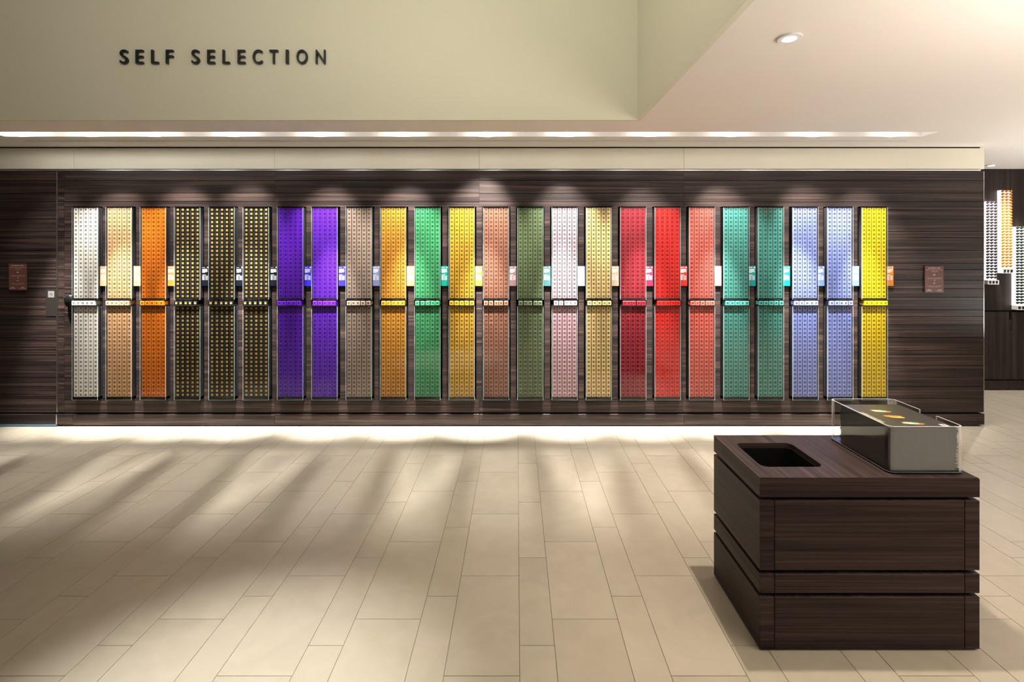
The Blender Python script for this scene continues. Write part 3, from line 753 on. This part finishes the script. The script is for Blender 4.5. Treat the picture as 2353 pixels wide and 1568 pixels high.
def slab(z0, z1):
    """one band of the body: left side board, right side board and front panel with thin vertical joints"""
    for nm, x0, x1, mt in (('corner_panel', KX0, wx(1779.3, KY0), wood_deep), ('front_panel', wx(1780.6, KY0), wx(2216.5, KY0), wood_deep), ('corner_panel', wx(2217.8, KY0), KX1, wood_deep)):
        m_ = MB(); m_.tone = random.random() * .8 + .1
        m_.box(x0, x1, KY0, KY1 if nm == 'corner_panel' else KY0 + .03, z0, z1); bevel(m_.build(nm, mt, ki), .0012, 1)
    m_ = MB(); m_.tone = .4; m_.box(wx(1780.6, KY0), wx(2216.5, KY0), KY1 - .02, KY1, z0, z1); m_.build('rear_panel', wood_deep, ki)
for z0, z1 in ((.3245, .6035), (.2325, .3095), (.008, .2175)): slab(z0, z1)
core = MB()                                      # dark core seen in the grooves
for (a, b) in ((0, .008), (.2175, .2325), (.3095, .3245), (.6035, LZ)): core.box(KX0 + .024, KX1 - .024, KY0 + .024, KY1 - .024, a + .0002, b - .0002) if a != .6035 else None
for x0, x1, y0, y1 in ((KX0+.024, ox0-.008, KY0+.024, KY1-.024), (ox1+.008, KX1-.024, KY0+.024, KY1-.024), (ox0-.008, ox1+.008, KY0+.024, oy0-.008), (ox0-.008, ox1+.008, oy1+.008, KY1-.024)): core.box(x0, x1, y0, y1, .6037, LZ - .0002)
core.build('core', wood_vert, ki)
li = MB(); a, b, c, d = ox0 + .0006, ox1 - .0006, oy0 + .0006, oy1 - .0006
lo_, li_ = rrect(a, b, c, d, .0295, 7), rrect(a + .003, b - .003, c + .003, d - .003, .0265, 7)
nl = len(lo_); zt_, zf_ = KT - .024, .345
for k in range(nl):
    k2 = (k + 1) % nl
    li.face([(*lo_[k], zf_), (*lo_[k2], zf_), (*lo_[k2], zt_), (*lo_[k], zt_)]); li.face([(*li_[k2], zf_), (*li_[k], zf_), (*li_[k], zt_), (*li_[k2], zt_)])
    li.face([(*lo_[k], zt_), (*lo_[k2], zt_), (*li_[k2], zt_), (*li_[k], zt_)])
li.prism(lo_, zf_ - .004, zf_)
li.build('bin_liner', void, ki)
for o in ki.children:                            # veneer grain follows each face
    if o.name.split('.')[0] in ('lid', 'corner_panel', 'front_panel', 'rear_panel'):
        o.data.materials.append(wood_side)
        for p in o.data.polygons:
            if abs(p.normal.x) > .7 or abs(p.normal.z) > .7: p.material_index = 1

# ---- acrylic brochure holder
HX0, HX1, HY0, HY1, HZ = 1.520, 1.829, 1.987, 2.370, .890
hb = KT + .0005
ho = empty('brochure_holder', ((HX0+HX1)/2, (HY0+HY1)/2, hb), 'clear acrylic tray full of brochures standing on the dark kiosk top', 'brochure holder')
m_ = MB(); m_.prism(rrect(HX0 - .002, HX1 + .002, HY0 - .002, HY1 + .002, .028, 8), hb, hb + .009, 0)
base = m_.build('base', [base_glass], ho)
m_ = MB(); rr_ = rrect(HX0 - .0024, HX1 + .0024, HY0 - .0024, HY1 + .0024, .028, 8); m_.prism(rr_, hb + .0062, hb + .0078, cap=False); m_.build('base_glint', [edge_white], ho)  # pale strip painted in as the sparkle along the base
outer = rrect(HX0, HX1, HY0, HY1, .026, 8); t = .006; inn = rrect(HX0 + t, HX1 - t, HY0 + t, HY1 - t, .020, 8)
NY0, NY1 = 2.120, 2.207
# split the straight right side at the notch
def insert_notch(pts, xs_):
    out = []
    n = len(pts)
    for k in range(n):
        out.append(pts[k]); p, q = pts[k], pts[(k+1) % n]
        if abs(p[0]-q[0]) < 1e-6 and abs(p[0]-xs_) < 1e-6 and min(p[1], q[1]) < NY0 and max(p[1], q[1]) > NY1:
            out += [(xs_, NY0), (xs_, NY1)] if p[1] < q[1] else [(xs_, NY1), (xs_, NY0)]
    return out
outer, inn = insert_notch(outer, HX1), insert_notch(inn, HX1 - t)
m_ = MB(); z0 = hb + .0092; n = len(outer); ZN = .86 - .0
for k in range(n):
    p, q, r_, s_2 = outer[k], outer[(k+1) % n], inn[k], inn[(k+1) % n]
    notch = abs(p[0]-HX1) < 1e-6 and abs(q[0]-HX1) < 1e-6 and min(p[1], q[1]) >= NY0 - 1e-6 and max(p[1], q[1]) <= NY1 + 1e-6
    zt_ = z0 + .02 if notch else HZ
    cm_ = 2 if abs(p[0]-q[0]) > 1e-5 and abs(p[1]-q[1]) > 1e-5 and not (p[0] < 1.6 and p[1] < 2.1) else 0
    m_.face([(*p, z0), (*q, z0), (*q, zt_), (*p, zt_)], cm_); m_.face([(*s_2, z0), (*r_, z0), (*r_, zt_), (*s_2, zt_)], 0)
    m_.face([(*p, zt_), (*q, zt_), (*s_2, zt_), (*r_, zt_)], 1)
    if notch:
        for a_, b_2 in ((p, r_), (q, s_2)): m_.face([(*a_, zt_), (*b_2, zt_), (*b_2, HZ), (*a_, HZ)], 1)
m_.build('wall', [holder_clear, edge_white, corner_glint], ho)

# ---- brochures in the holder, one by one
bro_mat = plain('brochure_black', (.012, .012, .013), .28, noise=.15, nscale=60); bro_edge_sheen = plain('brochure_edge_sheen', (.25, .255, .275), .35, noise=.12, nscale=60)
cover_mat = plain('brochure_cover', (.030, .028, .025), .35, noise=.35, nscale=14)
NB = 56; zb0 = hb + .0095; th = (.880 - zb0) / NB; rb = random.Random(5)
bmesh_ = None
for k in range(NB):
    jx = rb.uniform(-.0015, .0015); jr = rb.uniform(0, .010) + (.012 if k < 26 else 0) * rb.random()
    x0, x1, y0, y1 = 1.5325, 1.814 - jr, 1.9995, 2.300 + rb.uniform(0, .012)
    z = zb0 + k * th
    mb = MB(); mb.box(x0, x1, y0, y1, z + .0001, z + th - .0003, 0)
    # front page edges, grey paper lightened further for the reflection on the acrylic
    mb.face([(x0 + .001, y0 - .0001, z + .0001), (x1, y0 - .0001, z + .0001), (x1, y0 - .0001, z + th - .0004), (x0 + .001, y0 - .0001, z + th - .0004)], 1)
    top = k == NB - 1
    lab = 'black brochure with coloured food pictures on its cover, topmost in the clear holder' if top else 'black brochure in the clear holder, ' + ordinal(NB - k) + ' from the top of its stack'
    if not top:
        o = mb.build('brochure', [bro_mat, bro_edge_sheen], origin=((x0+x1)/2, (y0+y1)/2, z)); tag(o, lab, 'brochure', 'brochures stacked in the clear holder'); continue
    e = empty('brochure', ((x0+x1)/2, (y0+y1)/2, z), lab, 'brochure', 'brochures stacked in the clear holder')
    mb.build('pages', [bro_mat, bro_edge_sheen], e)
    c = MB(); zc_ = z + th; c.box(x0, 1.808, y0, 2.300, zc_ - .0002, zc_ + .0004); c.build('cover', cover_mat, e)
    # printed things on the cover
    def blob(mb_, cx, cy, rx, ry, ang, dz, mat, wob, seed):
        r_ = random.Random(seed); n = 26; pts = []
        for q in range(n):
            a = 2*math.pi*q/n; s = 1 + r_.uniform(-wob, wob); u, v_ = rx*s*math.cos(a), ry*s*math.sin(a); ca, sa = math.cos(R(ang)), math.sin(R(ang))
            pts.append((cx + u*ca - v_*sa, cy + u*sa + v_*ca, zc_ + dz))
        mb_.face(pts, mat)
    pm = [plain('print_green', srgb((96, 132, 40)), .4), plain('print_cream', srgb((226, 214, 186)), .4), plain('print_orange', srgb((226, 132, 36)), .4),
          plain('print_red', srgb((206, 92, 60)), .4), plain('print_yellow', srgb((236, 190, 60)), .4), print_white, plain('print_brown', srgb((120, 70, 48)), .4)]
    pic = MB()
    for q, (cx_, cy_, kind) in enumerate(((1.648, 2.214, 0), (1.655, 2.138, 1), (1.664, 2.055, 0))):
        if kind == 0:
            blob(pic, cx_ + .004, cy_, .040, .017, -8, .0007, 0, .28, q); blob(pic, cx_ + .018, cy_ - .008, .026, .009, -14, .0009, 3, .1, q+9)
            blob(pic, cx_ - .002, cy_ - .001, .030, .0095, -14, .0011, 1, .1, q+4); blob(pic, cx_ + .022, cy_ + .003, .014, .007, 0, .0012, 0, .35, q+12)
        else:
            blob(pic, cx_ - .012, cy_ + .007, .026, .009, -10, .0007, 3, .12, 31); blob(pic, cx_ + .002, cy_, .038, .015, -8, .0009, 2, .2, 32)
            blob(pic, cx_ + .008, cy_ - .010, .026, .007, -12, .0011, 4, .2, 33); blob(pic, cx_ + .004, cy_ + .003, .018, .004, -8, .0012, 6, .2, 34)
        blob(pic, cx_ - .038, cy_ - .006, .018, .0016, -40, .0008, 6, .1, q+20); blob(pic, cx_ - .022, cy_ + .014, .018, .0014, 8, .0008, 3, .1, q+21)
    pic.box(1.5435, 1.5475, 2.066, 2.196, zc_ + .0005, zc_ + .0009, 4)
    vs, fs, wd = text_geo('VARIATIONS 2012', .02, 2); L = .132; h_ = .011
    pic.raw([(1.5505 + b*h_, 2.196 - a/wd*L, zc_ + .0010) for a, b, c_ in vs], fs, 5)
    pic.box(1.768, 1.794, 2.018, 2.044, zc_ + .0005, zc_ + .0009, 5)
    q = .007; pic.box(1.781 - q*.6, 1.781 + q*.6, 2.031 - q, 2.031 + q, zc_ + .0009, zc_ + .0012, 6)
    pic.build('cover_picture', pm, e)
